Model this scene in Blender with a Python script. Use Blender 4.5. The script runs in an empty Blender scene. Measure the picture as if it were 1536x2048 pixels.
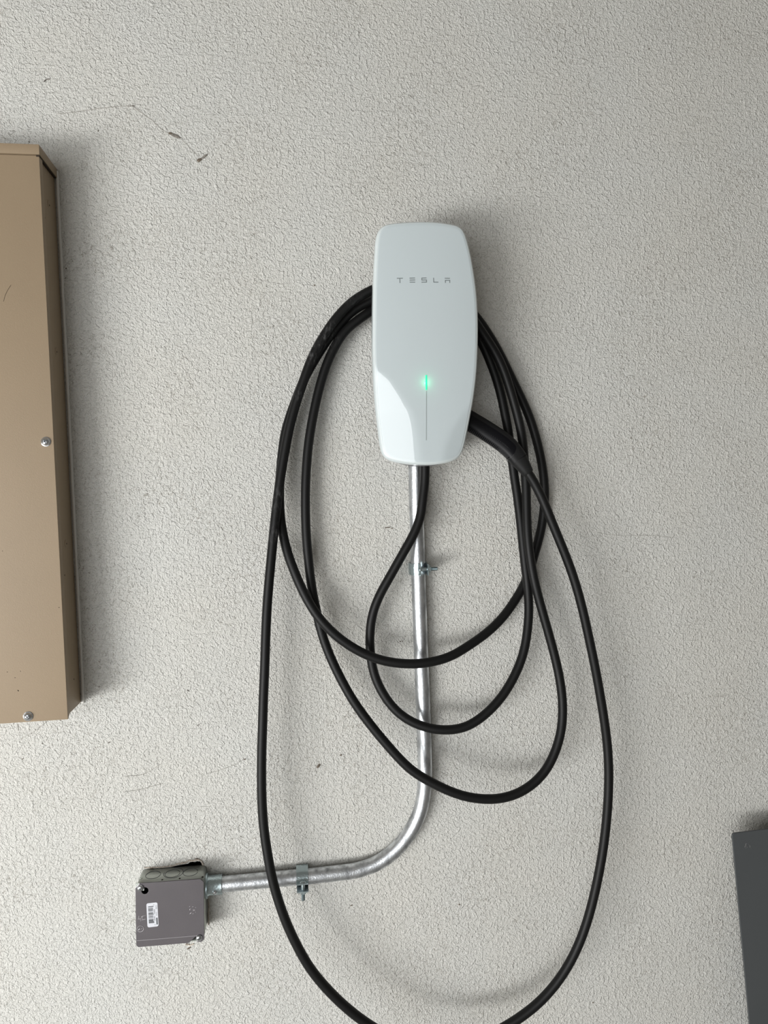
import bpy, bmesh, math, random
from mathutils import Vector, Matrix, noise

C = bpy.context.scene.collection
SC = bpy.context.scene
random.seed(7)

# ------------------------------------------------------------------ camera
F = 1400.0                      # focal length in pixels of the 1536 x 2048 frame
D = 1.12                        # distance from the wall
ZC = 1.55                       # height of the lens
nrm = Vector(((585-768)/F, (1024-986)/F, -1.0)).normalized()
up = Vector((-0.030, 1, 0)); up = (up - nrm*up.dot(nrm)).normalized()
xax = nrm.cross(up)
R = Matrix((xax, nrm, up))      # camera -> world
cam = bpy.data.cameras.new('camera')
cam.sensor_fit = 'HORIZONTAL'; cam.sensor_width = 36.0; cam.lens = F/1536*36.0
cam.clip_start = 0.02
camo = bpy.data.objects.new('camera', cam); C.objects.link(camo)
camo.matrix_world = Matrix.Translation((0, -D, ZC)) @ R.to_4x4()
SC.camera = camo

def P(u, v, d):
    """point of the real place seen at pixel (u, v) that stands d metres proud of the wall"""
    r = R @ Vector(((u-768)/F, -(v-1024)/F, -1.0))
    t = (D-d)/r.y
    return Vector((r.x*t, -D + r.y*t, ZC + r.z*t))

# ------------------------------------------------------------------ light
SC.view_settings.view_transform = 'Standard'
SC.view_settings.look = 'None'
SC.view_settings.gamma = 1.0
SC.view_settings.use_curve_mapping = False
SC.view_settings.exposure = 0.47

world = bpy.data.worlds.new('world'); SC.world = world; world.use_nodes = True
wt = world.node_tree; wt.nodes.clear()
wo = wt.nodes.new('ShaderNodeOutputWorld'); bg = wt.nodes.new('ShaderNodeBackground')
tc = wt.nodes.new('ShaderNodeTexCoord'); sep = wt.nodes.new('ShaderNodeSeparateXYZ')
wt.links.new(tc.outputs['Generated'], sep.inputs[0])
mr = wt.nodes.new('ShaderNodeMapRange')
mr.inputs['From Min'].default_value = -0.9; mr.inputs['From Max'].default_value = 0.9
wt.links.new(sep.outputs['X'], mr.inputs['Value'])
cr = wt.nodes.new('ShaderNodeValToRGB')
cr.color_ramp.elements[0].position = 0.0; cr.color_ramp.elements[0].color = (0.68, 0.645, 0.585, 1)
cr.color_ramp.elements[1].position = 1.0; cr.color_ramp.elements[1].color = (0.37, 0.35, 0.315, 1)
wt.links.new(mr.outputs[0], cr.inputs[0]); wt.links.new(cr.outputs[0], bg.inputs['Color'])
bg.inputs['Strength'].default_value = 0.31
wt.links.new(bg.outputs[0], wo.inputs[0])

def area(name, loc, target, sx, sy, energy, col):
    l = bpy.data.lights.new(name, 'AREA'); l.shape = 'RECTANGLE'; l.size = sx; l.size_y = sy
    l.energy = energy; l.color = col
    o = bpy.data.objects.new(name, l); C.objects.link(o); o.location = loc
    o.rotation_euler = (Vector(target)-Vector(loc)).to_track_quat('-Z', 'Y').to_euler()
    return o
# daylight coming in low through the open garage door, behind and to the left of the camera
area('garage_door_daylight', (-1.90, -2.75, 1.02), (-1.90, 0, 1.02), 2.95, 2.02, 52, (0.97, 0.985, 1.0))
area('sunlit_driveway_bounce', (-2.55, -2.45, 0.20), (0.15, 0, 1.4), 1.9, 1.1, 108, (1.0, 0.995, 0.98))

# ------------------------------------------------------------------ materials
def nt(name):
    m = bpy.data.materials.new(name); m.use_nodes = True
    t = m.node_tree; b = t.nodes['Principled BSDF']
    return m, t, b
def N(t, kind, **kw):
    n = t.nodes.new(kind)
    for k, v in kw.items():
        if k in n.inputs: n.inputs[k].default_value = v
        else: setattr(n, k, v)
    return n
def mat(name, col, rough=0.5, metal=0.0, spec=0.5, bump=0.0, bscale=200, var=0.0, vscale=40, coat=0.0, emit=None, estr=0):
    m, t, b = nt(name)
    b.inputs['Base Color'].default_value = (*col, 1); b.inputs['Roughness'].default_value = rough
    b.inputs['Metallic'].default_value = metal; b.inputs['Specular IOR Level'].default_value = spec
    b.inputs['Coat Weight'].default_value = coat; b.inputs['Coat Roughness'].default_value = 0.03; b.inputs['Coat IOR'].default_value = 1.62
    tcn = N(t, 'ShaderNodeTexCoord')
    if var > 0:
        n = N(t, 'ShaderNodeTexNoise', Scale=vscale, Detail=4.0)
        t.links.new(tcn.outputs['Object'], n.inputs['Vector'])
        r = N(t, 'ShaderNodeValToRGB')
        r.color_ramp.elements[0].position = 0.3; r.color_ramp.elements[1].position = 0.7
        r.color_ramp.elements[0].color = (*[c*(1-var) for c in col], 1)
        r.color_ramp.elements[1].color = (*[min(1, c*(1+var)) for c in col], 1)
        t.links.new(n.outputs['Fac'], r.inputs[0]); t.links.new(r.outputs[0], b.inputs['Base Color'])
    if bump > 0:
        n = N(t, 'ShaderNodeTexNoise', Scale=bscale, Detail=3.0)
        t.links.new(tcn.outputs['Object'], n.inputs['Vector'])
        bp = N(t, 'ShaderNodeBump', Strength=1.0, Distance=bump)
        t.links.new(n.outputs['Fac'], bp.inputs['Height']); t.links.new(bp.outputs[0], b.inputs['Normal'])
    if emit:
        b.inputs['Emission Color'].default_value = (*emit, 1); b.inputs['Emission Strength'].default_value = estr
    return m

def math_n(t, op, a, b=None, clamp=False):
    n = t.nodes.new('ShaderNodeMath'); n.operation = op; n.use_clamp = clamp
    for i, v in enumerate((a, b)):
        if v is None: continue
        if isinstance(v, (int, float)): n.inputs[i].default_value = v
        else: t.links.new(v, n.inputs[i])
    return n.outputs[0]

def wall_material():
    m, t, b = nt('textured_wall_paint')
    tcn = N(t, 'ShaderNodeTexCoord'); v = tcn.outputs['Object']
    def noi(scale, det=2.0, dist=0.0, rough=0.5):
        n = N(t, 'ShaderNodeTexNoise', Scale=scale, Detail=det, Distortion=dist, Roughness=rough)
        t.links.new(v, n.inputs['Vector']); return n.outputs['Fac']
    def crease(f, width):       # 0 in thin winding creases along the level set, 1 on the plateaus
        a = math_n(t, 'ABSOLUTE', math_n(t, 'SUBTRACT', f, 0.5))
        mrn = N(t, 'ShaderNodeMapRange', interpolation_type='SMOOTHSTEP')
        mrn.inputs['From Min'].default_value = 0.0; mrn.inputs['From Max'].default_value = width
        t.links.new(a, mrn.inputs['Value']); return mrn.outputs[0]
    n1 = noi(150, 2.0, 0.2); n2 = noi(270, 2.0, 0.2); n3 = noi(480, 3.0)
    c1 = crease(n1, 0.10); c2 = crease(n2, 0.10)
    big = noi(5.0, 2.0)
    h = math_n(t, 'MULTIPLY', c1, 0.24)
    h = math_n(t, 'ADD', h, math_n(t, 'MULTIPLY', c2, 0.14))
    h = math_n(t, 'ADD', h, math_n(t, 'MULTIPLY', n1, 1.0))
    h = math_n(t, 'ADD', h, math_n(t, 'MULTIPLY', n2, 0.9))
    h = math_n(t, 'ADD', h, math_n(t, 'MULTIPLY', n3, 0.45))
    bp = N(t, 'ShaderNodeBump', Strength=1.0, Distance=0.0025)
    t.links.new(h, bp.inputs['Height']); t.links.new(bp.outputs[0], b.inputs['Normal'])
    # paint, faint blotches and dirt caught in patches of the creases
    rb = N(t, 'ShaderNodeValToRGB')
    rb.color_ramp.elements[0].position = 0.35; rb.color_ramp.elements[0].color = (0.600, 0.590, 0.553, 1)
    rb.color_ramp.elements[1].position = 0.65; rb.color_ramp.elements[1].color = (0.597, 0.594, 0.566, 1)
    t.links.new(big, rb.inputs[0])
    patch = N(t, 'ShaderNodeMapRange', interpolation_type='SMOOTHSTEP')
    patch.inputs['From Min'].default_value = 0.42; patch.inputs['From Max'].default_value = 0.62
    t.links.new(noi(7.5, 3.0), patch.inputs['Value'])
    spot = N(t, 'ShaderNodeMapRange'); spot.inputs['From Min'].default_value = 0.49; spot.inputs['From Max'].default_value = 0.57
    t.links.new(noi(120, 2.0), spot.inputs['Value'])
    thin = crease(noi(230, 2.5, 0.9), 0.034)
    dirt = math_n(t, 'MULTIPLY', math_n(t, 'SUBTRACT', 1.0, thin), math_n(t, 'MULTIPLY', patch.outputs[0], spot.outputs[0]))
    mx = N(t, 'ShaderNodeMix', data_type='RGBA')
    t.links.new(math_n(t, 'MULTIPLY', dirt, 0.85), mx.inputs['Factor'])
    t.links.new(rb.outputs[0], mx.inputs['A']); mx.inputs['B'].default_value = (0.20, 0.175, 0.14, 1)
    t.links.new(mx.outputs['Result'], b.inputs['Base Color'])
    b.inputs['Roughness'].default_value = 0.75; b.inputs['Specular IOR Level'].default_value = 0.25
    return m

def galvanized(name, col=(0.50, 0.52, 0.53), rlo=0.22, rhi=0.5, scale=60, var=0.25, bump=0.0003, streak=0):
    m, t, b = nt(name); tcn = N(t, 'ShaderNodeTexCoord')
    mp = N(t, 'ShaderNodeMapping'); t.links.new(tcn.outputs['Object'], mp.inputs['Vector'])
    if streak: mp.inputs['Scale'].default_value = (1, 1, streak)
    n = N(t, 'ShaderNodeTexNoise', Scale=scale, Detail=5.0, Roughness=0.6)
    t.links.new(mp.outputs[0], n.inputs['Vector'])
    r = N(t, 'ShaderNodeValToRGB')
    r.color_ramp.elements[0].position = 0.32; r.color_ramp.elements[1].position = 0.62
    r.color_ramp.elements[0].color = (*[c*(1-var) for c in col], 1)
    r.color_ramp.elements[1].color = (*[min(1, c*(1+var*.6)) for c in col], 1)
    t.links.new(n.outputs['Fac'], r.inputs[0]); t.links.new(r.outputs[0], b.inputs['Base Color'])
    q = N(t, 'ShaderNodeMapRange'); q.inputs['From Min'].default_value = 0.3; q.inputs['From Max'].default_value = 0.7
    q.inputs['To Min'].default_value = rhi; q.inputs['To Max'].default_value = rlo
    t.links.new(n.outputs['Fac'], q.inputs['Value']); t.links.new(q.outputs[0], b.inputs['Roughness'])
    b.inputs['Metallic'].default_value = 1.0
    n2 = N(t, 'ShaderNodeTexNoise', Scale=420, Detail=2.0); t.links.new(tcn.outputs['Object'], n2.inputs['Vector'])
    bp = N(t, 'ShaderNodeBump', Strength=1.0, Distance=bump)
    t.links.new(n2.outputs['Fac'], bp.inputs['Height']); t.links.new(bp.outputs[0], b.inputs['Normal'])
    return m

def cable_material(scuffs, org):
    m, t, b = nt('black_cable_rubber'); tcn = N(t, 'ShaderNodeTexCoord')
    b.inputs['Roughness'].default_value = 0.48; b.inputs['Specular IOR Level'].default_value = 0.24
    n = N(t, 'ShaderNodeTexNoise', Scale=300, Detail=4.0, Roughness=0.7)
    mp = N(t, 'ShaderNodeMapping'); mp.inputs['Scale'].default_value = (1, 1, 0.35)
    t.links.new(tcn.outputs['Object'], mp.inputs['Vector']); t.links.new(mp.outputs[0], n.inputs['Vector'])
    st = N(t, 'ShaderNodeMapRange'); st.inputs['From Min'].default_value = 0.5; st.inputs['From Max'].default_value = 0.68
    t.links.new(n.outputs['Fac'], st.inputs['Value'])
    tot = None
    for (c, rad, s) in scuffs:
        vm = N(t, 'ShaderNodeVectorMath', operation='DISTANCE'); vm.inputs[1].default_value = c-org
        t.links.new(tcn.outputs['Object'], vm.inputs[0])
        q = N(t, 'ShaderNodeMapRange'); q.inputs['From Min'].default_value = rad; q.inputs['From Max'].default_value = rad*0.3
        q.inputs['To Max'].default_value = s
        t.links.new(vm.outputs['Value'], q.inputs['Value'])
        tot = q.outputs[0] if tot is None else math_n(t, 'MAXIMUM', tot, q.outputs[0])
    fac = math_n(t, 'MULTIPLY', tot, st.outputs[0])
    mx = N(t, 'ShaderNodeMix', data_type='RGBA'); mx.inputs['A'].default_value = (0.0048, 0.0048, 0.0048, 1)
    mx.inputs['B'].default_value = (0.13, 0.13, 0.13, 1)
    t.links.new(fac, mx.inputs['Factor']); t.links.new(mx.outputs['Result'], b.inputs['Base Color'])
    return m

M = {}
M['wall'] = wall_material()
M['concrete'] = mat('concrete_floor', (0.42, 0.41, 0.39), 0.8, var=0.15, vscale=6, bump=0.002, bscale=60)
M['cavity'] = mat('dark_cavity', (0.02, 0.017, 0.014), 0.95, spec=0.1, var=0.4, vscale=150)
M['plaster'] = mat('torn_plaster', (0.50, 0.44, 0.38), 0.9, spec=0.1, var=0.35, vscale=160, bump=0.002, bscale=300)
M['grime'] = mat('brown_grime', (0.15, 0.125, 0.10), 0.9, spec=0.1, var=0.5, vscale=400)
M['grime_grey'] = mat('grey_grime', (0.20, 0.185, 0.165), 0.9, spec=0.1, var=0.4, vscale=400)
M['fibre'] = mat('grey_fibre', (0.36, 0.34, 0.31), 0.9, spec=0.1)
M['tan'] = mat('tan_enamel', (0.275, 0.208, 0.136), 0.48, spec=0.35, var=0.03, vscale=7, bump=0.00012, bscale=900)
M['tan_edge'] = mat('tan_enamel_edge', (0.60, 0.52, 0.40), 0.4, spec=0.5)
M['tan_dark'] = mat('seam_dark', (0.035, 0.026, 0.018), 0.8, spec=0.2)
M['caulk'] = mat('grey_caulk', (0.66, 0.65, 0.62), 0.5, spec=0.4, bump=0.0006, bscale=80)
M['chrome'] = mat('zinc_screw', (0.62, 0.64, 0.66), 0.22, metal=1.0, var=0.2, vscale=300)
M['recess'] = mat('screw_recess', (0.06, 0.065, 0.07), 0.5, metal=0.6)
M['galv'] = galvanized('galvanized_conduit', (0.56, 0.58, 0.60), 0.28, 0.55, 85, 0.50, streak=0.4)
M['zinc'] = galvanized('blue_zinc_plate', (0.44, 0.52, 0.54), 0.22, 0.40, 30, 0.12)
M['boxsteel'] = galvanized('box_steel', (0.40, 0.42, 0.39), 0.38, 0.6, 18, 0.12)
M['coversteel'] = mat('cover_steel', (0.098, 0.089, 0.095), 0.48, metal=0.35, var=0.07, vscale=16, bump=0.00012, bscale=700)
M['coversteel_hi'] = mat('scratched_cover_steel', (0.55, 0.53, 0.55), 0.4, metal=0.5)
M['white'] = mat('white_label', (0.60, 0.61, 0.65), 0.5)
M['ink'] = mat('label_ink', (0.055, 0.06, 0.065), 0.6)
M['shell'] = mat('white_gloss_shell', (0.58, 0.635, 0.64), 0.16, spec=0.5, coat=0.6)
M['glass'] = mat('white_back_painted_glass', (0.510, 0.572, 0.590), 0.30, spec=0.3, coat=1.0)
M['housing'] = mat('grey_housing_plastic', (0.16, 0.16, 0.165), 0.5)
M['mark'] = mat('grey_print', (0.175, 0.20, 0.205), 0.4)
M['led'] = mat('green_status_light', (0.02, 0.30, 0.13), 0.4, emit=(0.012, 0.72, 0.30), estr=1.0)
M['led_off'] = mat('unlit_light_slot', (0.30, 0.34, 0.34), 0.3)
M['handle'] = mat('black_handle_plastic', (0.0095, 0.0095, 0.010), 0.50, spec=0.20, bump=0.00006, bscale=1500)
M['handle_dark'] = mat('black_handle_gloss', (0.0022, 0.0022, 0.0035), 0.40, spec=0.16)
M['rib_and_highlight'] = mat('rib_plastic_and_highlight', (0.045, 0.045, 0.047), 0.45, spec=0.4)  # grip ribs, and the highlight painted at the inlay's end
M['boot'] = mat('black_rubber_boot', (0.009, 0.009, 0.009), 0.58, spec=0.25)
M['greybox'] = mat('dark_grey_powder_coat', (0.066, 0.071, 0.074), 0.5, spec=0.35, var=0.03, vscale=5, bump=0.0001, bscale=1200)
M['greymark'] = mat('pale_mark_print', (0.12, 0.12, 0.12), 0.5)

# ------------------------------------------------------------------ helpers
O0 = Vector((0, 0, 0))
def obj(name, bm, m, parent=None, org=O0, smooth=None, mats=None):
    if org != O0: bmesh.ops.translate(bm, verts=bm.verts, vec=-org)
    me = bpy.data.meshes.new(name); bm.to_mesh(me); bm.free()
    for mm in (mats or [m]): me.materials.append(mm)
    if smooth is not None:
        me.polygons.foreach_set('use_smooth', [True]*len(me.polygons))
        me.update()
        try: me.set_sharp_from_angle(angle=math.radians(smooth))
        except Exception: pass
    o = bpy.data.objects.new(name, me); C.objects.link(o)
    if parent: o.parent = parent
    elif org != O0: o.location = org
    return o
def tag(o, label, cat, group=None):
    o['label'] = label; o['category'] = cat
    if group: o['group'] = group
    return o
def thing(name, label, cat, loc=(0, 0, 0), group=None):
    o = bpy.data.objects.new(name, None); C.objects.link(o); o.location = loc
    o.empty_display_size = 0.03
    return tag(o, label, cat, group)
def struct(o): o['kind'] = 'structure'; return o

def bevel(bm, w, seg=2, edges=None):
    bmesh.ops.bevel(bm, geom=list(edges or bm.edges), offset=w, segments=seg, affect='EDGES', profile=0.6)
def hexa(bm, c8):
    v = [bm.verts.new(c) for c in c8]
    for f in ((0, 1, 2, 3), (7, 6, 5, 4), (0, 4, 5, 1), (1, 5, 6, 2), (2, 6, 7, 3), (3, 7, 4, 0)):
        bm.faces.new([v[i] for i in f])
    bmesh.ops.recalc_face_normals(bm, faces=bm.faces)
def box(bm, x0, x1, y0, y1, z0, z1, mtx=None, bev=0, seg=2):
    b2 = bmesh.new()
    hexa(b2, [Vector(p) for p in ((x0, y0, z0), (x1, y0, z0), (x1, y0, z1), (x0, y0, z1), (x0, y1, z0), (x1, y1, z0), (x1, y1, z1), (x0, y1, z1))])
    if bev: bevel(b2, bev, seg)
    merge(bm, b2, mtx)
def merge(bm, b2, mtx=None, mi=0):
    if mtx is not None: bmesh.ops.transform(b2, matrix=mtx, verts=b2.verts)
    mp = {v: bm.verts.new(v.co) for v in b2.verts}
    for f in b2.faces:
        try:
            g = bm.faces.new([mp[v] for v in f.verts]); g.material_index = mi
        except ValueError: pass
    b2.free()
def catmull(pts, n=8):
    out = []
    P_ = [pts[0]+(pts[0]-pts[1])] + list(pts) + [pts[-1]+(pts[-1]-pts[-2])]
    for i in range(1, len(P_)-2):
        p0, p1, p2, p3 = P_[i-1:i+3]
        t0 = 0; t1 = t0+max(1e-6, (p1-p0).length)**.5; t2 = t1+max(1e-6, (p2-p1).length)**.5; t3 = t2+max(1e-6, (p3-p2).length)**.5
        for k in range(n):
            t = t1+(t2-t1)*k/n
            a1 = p0*((t1-t)/(t1-t0))+p1*((t-t0)/(t1-t0)); a2 = p1*((t2-t)/(t2-t1))+p2*((t-t1)/(t2-t1)); a3 = p2*((t3-t)/(t3-t2))+p3*((t-t2)/(t3-t2))
            b1 = a1*((t2-t)/(t2-t0))+a2*((t-t0)/(t2-t0)); b2 = a2*((t3-t)/(t3-t1))+a3*((t-t1)/(t3-t1))
            out.append(b1*((t2-t)/(t2-t1))+b2*((t-t1)/(t2-t1)))
    out.append(pts[-1].copy()); return out
def smooth_pts(pts, it=2):
    for _ in range(it):
        pts = [pts[0]] + [pts[i]*.5+(pts[i-1]+pts[i+1])*.25 for i in range(1, len(pts)-1)] + [pts[-1]]
    return pts
def tube(bm, pts, rad, seg=24, cap=True):
    rads = rad if isinstance(rad, (list, tuple)) else [rad]*len(pts)
    rings = []; t = (pts[1]-pts[0]).normalized(); n = t.orthogonal().normalized()
    for i, p in enumerate(pts):
        a = pts[max(0, i-1)]; b = pts[min(len(pts)-1, i+1)]; t = (b-a).normalized()
        n = (n - t*n.dot(t)).normalized(); q = t.cross(n)
        rings.append([bm.verts.new(p+(n*math.cos(2*math.pi*k/seg)+q*math.sin(2*math.pi*k/seg))*rads[i]) for k in range(seg)])
    for a, b in zip(rings, rings[1:]):
        for k in range(seg): bm.faces.new((a[k], a[(k+1) % seg], b[(k+1) % seg], b[k]))
    if cap: bm.faces.new(rings[0][::-1]); bm.faces.new(rings[-1])
    bmesh.ops.recalc_face_normals(bm, faces=bm.faces)
def lathe(bm, prof, mtx=None, seg=32):
    """prof: (radius, height) along local z"""
    b2 = bmesh.new(); rings = []
    for r, z in prof:
        if r < 1e-7: rings.append([b2.verts.new((0, 0, z))])
        else: rings.append([b2.verts.new((r*math.cos(2*math.pi*k/seg), r*math.sin(2*math.pi*k/seg), z)) for k in range(seg)])
    for a, b in zip(rings, rings[1:]):
        for k in range(seg):
            k2 = (k+1) % seg
            if len(a) == 1 and len(b) == 1: continue
            if len(a) == 1: b2.faces.new((a[0], b[k], b[k2]))
            elif len(b) == 1: b2.faces.new((a[k], a[k2], b[0]))
            else: b2.faces.new((a[k], a[k2], b[k2], b[k]))
    bmesh.ops.recalc_face_normals(b2, faces=b2.faces)
    merge(bm, b2, mtx)
def sheet(polys, thick, mtx=None, bev=0.0):
    """flat plate with holes: polys = outline and hole loops in (x, y); returns a bmesh, plate centred on local z=0"""
    cu = bpy.data.curves.new('tmp', 'CURVE'); cu.dimensions = '2D'; cu.fill_mode = 'BOTH'
    cu.extrude = max(1e-6, thick/2-bev); cu.bevel_depth = bev; cu.bevel_resolution = 1
    if bev: cu.offset = -bev
    for pl in polys:
        s = cu.splines.new('POLY'); s.points.add(len(pl)-1); s.use_cyclic_u = True
        for i, (x, y) in enumerate(pl): s.points[i].co = (x, y, 0, 1)
    o = bpy.data.objects.new('tmp', cu)
    me = o.to_mesh(); bm = bmesh.new(); bm.from_mesh(me); o.to_mesh_clear()
    bpy.data.objects.remove(o); bpy.data.curves.remove(cu)
    bmesh.ops.remove_doubles(bm, verts=bm.verts, dist=1e-6)
    if mtx is not None: bmesh.ops.transform(bm, matrix=mtx, verts=bm.verts)
    return bm
def circ(cx, cy, r, n=32, a0=0, a1=2*math.pi):
    full = abs(a1-a0-2*math.pi) < 1e-6
    return [(cx+r*math.cos(a0+(a1-a0)*k/(n if full else n-1)), cy+r*math.sin(a0+(a1-a0)*k/(n if full else n-1))) for k in range(n)]
def rrect(x0, x1, y0, y1, r, n=6):
    p = []
    for cx, cy, a in ((x1-r, y1-r, 0), (x0+r, y1-r, 90), (x0+r, y0+r, 180), (x1-r, y0+r, 270)):
        for k in range(n+1):
            t = math.radians(a+90*k/n); p.append((cx+r*math.cos(t), cy+r*math.sin(t)))
    return p
# facing(x, y, z): local x -> world x, local y -> world z, local z -> out of the wall (-y)
def facing(loc, ang=0.0):
    return Matrix.Translation(loc) @ Matrix(((1, 0, 0), (0, 0, -1), (0, 1, 0))).to_4x4() @ Matrix.Rotation(ang, 4, 'Z')
def text_bm(s, size, mtx, thick=0.0001, align='CENTER'):
    cu = bpy.data.curves.new('tmp', 'FONT'); cu.body = s; cu.size = size; cu.extrude = thick
    cu.align_x = align; cu.align_y = 'CENTER'
    o = bpy.data.objects.new('tmp', cu); me = o.to_mesh(); bm = bmesh.new(); bm.from_mesh(me); o.to_mesh_clear()
    bpy.data.objects.remove(o); bpy.data.curves.remove(cu)
    bmesh.ops.transform(bm, matrix=mtx, verts=bm.verts); return bm

# ------------------------------------------------------------------ setting: wall with a broken hole, floor
JC = Vector((-0.2031, 0, 0.9182)); JA = math.radians(-1.3)      # junction box centre on the wall, its lean
hole_px = [(300, 1752), (330, 1737), (352, 1731.5), (366, 1729), (376, 1727.5), (380, 1724.5), (385, 1723.5), (390, 1724.2), (395, 1722.3), (400, 1723.0), (402.5, 1725.5), (403.5, 1729), (406, 1731), (408, 1760), (409, 1800), (407, 1850), (300, 1860)]
hole = [(P(u, v, 0).x, P(u, v, 0).z) for u, v in hole_px]
hb = sheet([[(-3.0, 0), (2.6, 0), (2.6, 2.75), (-3.0, 2.75)], hole], 0.016, facing((0, 0.008, 0)))
wall = struct(obj('wall_back', hb, M['wall']))
bm = bmesh.new(); box(bm, -3.0, 2.6, 0.030, 0.036, 0, 2.75)
cav = obj('wall_cavity', bm, M['cavity'], wall)
bm = bmesh.new(); box(bm, -3.0, 2.6, -4.0, 0.036, -0.05, 0)
struct(obj('floor', bm, M['concrete']))

def blob(name, u, v, L, Wd, ang, m, seed=0, h=0.0012):
    """small flattened irregular lump stuck on the wall: L, Wd in metres, ang in degrees in the wall plane"""
    b2 = bmesh.new(); bmesh.ops.create_icosphere(b2, subdivisions=3, radius=1)
    for q in b2.verts:
        k = 1+0.45*noise.noise(q.co*1.7+Vector((seed*3.1, 0, 0)))
        q.co = Vector((q.co.x*L/2*k, q.co.y*Wd/2*k, q.co.z*h))
    bmesh.ops.transform(b2, matrix=facing(P(u, v, 0.0), math.radians(ang)), verts=b2.verts)
    return obj(name, b2, m, wall, smooth=60)
def fibre(name, px, r, m=None, d=0.0008):
    pts = catmull([P(u, v, d) for u, v in px], 6)
    pts = [p+Vector((noise.noise(p*900)*0.0005, 0, noise.noise(p*900+Vector((9, 9, 9)))*0.0005)) for p in pts]
    b2 = bmesh.new(); tube(b2, pts, r, 6)
    return obj(name, b2, m or M['fibre'], wall, smooth=60)
blob('scuff_mark', 350, 271.5, 0.020, 0.0055, -22, M['grime_grey'], 1)
blob('scuff_mark', 341, 267, 0.007, 0.0035, -10, M['grime'], 2)
blob('scuff_mark', 399, 320, 0.009, 0.005, 30, M['grime'], 3)
blob('scuff_mark', 409, 313, 0.013, 0.004, 35, M['grime_grey'], 4)
blob('scuff_mark', 266, 212, 0.006, 0.0018, -5, M['grime_grey'], 5)
blob('scuff_mark', 775, 1055, 0.010, 0.0016, 4, M['grime'], 6)
blob('scuff_mark', 784, 1056.5, 0.004, 0.0016, 0, M['grime'], 61)
blob('scuff_mark', 800.5, 1283, 0.0022, 0.0016, 0, M['grime'], 7)
blob('scuff_mark', 805, 1282.5, 0.0020, 0.0014, 0, M['grime'], 8)
blob('scuff_mark', 637, 1532, 0.007, 0.0040, 50, M['grime'], 9)
blob('scuff_mark', 682, 1510, 0.0035, 0.0026, 0, M['grime'], 10)
blob('scuff_mark', 703, 1810.5, 0.0045, 0.0018, 10, M['grime'], 11)
blob('scuff_mark', 918.5, 1809, 0.0025, 0.0025, 0, M['grime'], 12)
blob('scuff_mark', 1298, 98, 0.004, 0.0022, 20, M['grime_grey'], 13)
blob('scuff_mark', 629, 570.5, 0.0026, 0.0022, 0, M['grime'], 14)
blob('scuff_mark', 1186, 2005, 0.0022, 0.0022, 0, M['grime'], 15)
blob('scuff_mark', 378, 1896, 0.0075, 0.0022, 25, M['grime'], 16)
blob('scuff_mark', 132.5, 537, 0.0020, 0.0020, 0, M['grime'], 17)
blob('scuff_mark', 131.5, 556, 0.0014, 0.0014, 0, M['grime'], 18)
blob('scuff_mark', 196.5, 262, 0.0030, 0.0018, 60, M['grime_grey'], 19)
blob('scuff_mark', 246, 322, 0.0020, 0.0016, 0, M['grime_grey'], 20)
blob('scuff_mark', 58.5, 284, 0.0025, 0.0014, 0, M['grime'], 21)
blob('scuff_mark', 218, 1485, 0.0045, 0.0018, 20, M['grime_grey'], 23)
fibre('hairline_crack', [(88, 163), (93, 158.5), (100, 158)], 0.0007, M['grime_grey'])
fibre('hairline_crack', [(113, 228), (150, 224), (185, 218.5), (225, 214), (265, 211)], 0.00032)
fibre('hairline_crack', [(265, 213), (285, 227), (305, 242), (325, 260), (338, 267)], 0.0003)
fibre('hairline_crack', [(362, 278), (380, 296), (398, 314)], 0.00022)
fibre('hairline_crack', [(38, 1480), (60, 1468), (80, 1454), (97, 1440)], 0.00024)
fibre('hairline_crack', [(35, 1448), (36, 1462)], 0.0003)
fibre('hairline_crack', [(252, 1552.6), (286, 1549), (318, 1530)], 0.00024)
fibre('hairline_crack', [(249, 1583.6), (280, 1579), (326, 1567)], 0.00022)
fibre('hairline_crack', [(413, 1548), (456, 1534.7), (488, 1519)], 0.00022)
blob('scuff_mark', 489.5, 1518.5, 0.0045, 0.0018, 15, M['grime'], 31)
blob('scuff_mark', 45.6, 1517.5, 0.0030, 0.0015, 30, M['grime'], 32)
blob('scuff_mark', 376, 1381, 0.0045, 0.0016, -40, M['grime_grey'], 33)
blob('scuff_mark', 397, 1450, 0.0050, 0.0014, 30, M['grime_grey'], 34)
blob('scuff_mark', 85, 1487, 0.0028, 0.0014, 10, M['grime_grey'], 35)
fibre('hairline_crack', [(1195, 1066), (1240, 1071), (1300, 1071), (1350, 1076)], 0.00016)

# torn plaster lip and crumbs round the junction box
def rough_strip(px, r, seed, m, d=0.0008):
    pts = catmull([P(u, v, d) for u, v in px], 10); b2 = bmesh.new()
    rr = [r*(0.65+0.9*abs(noise.noise(p*260+Vector((seed, 0, 0))))) for p in pts]
    pts = [p+Vector((noise.noise(p*300)*r*.6, 0, noise.noise(p*300+Vector((5, 5, 5)))*r*.8)) for p in pts]
    tube(b2, pts, rr, 8); return obj('torn_plaster', b2, m, wall, smooth=50)
rough_strip([(288, 1736), (305, 1735), (318, 1735), (335, 1733), (352, 1730.2)], 0.0010, 1, M['plaster'])
rough_strip([(352, 1729.5), (362, 1727), (371, 1725), (378, 1721.5), (388, 1720.8), (395, 1719.3), (401, 1721.4), (405, 1726), (406.5, 1730)], 0.0013, 2, M['plaster'])
rough_strip([(300, 1737), (307, 1736)], 0.0017, 3, M['grime'])
rough_strip([(388, 1717.8), (397, 1717.4)], 0.0006, 4, M['grime'])
rough_strip([(416, 1790), (417.5, 1810), (417, 1830), (416.5, 1850)], 0.0010, 5, M['plaster'])
rough_strip([(372, 1889), (380, 1890), (388, 1888)], 0.0012, 6, M['plaster'])

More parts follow.
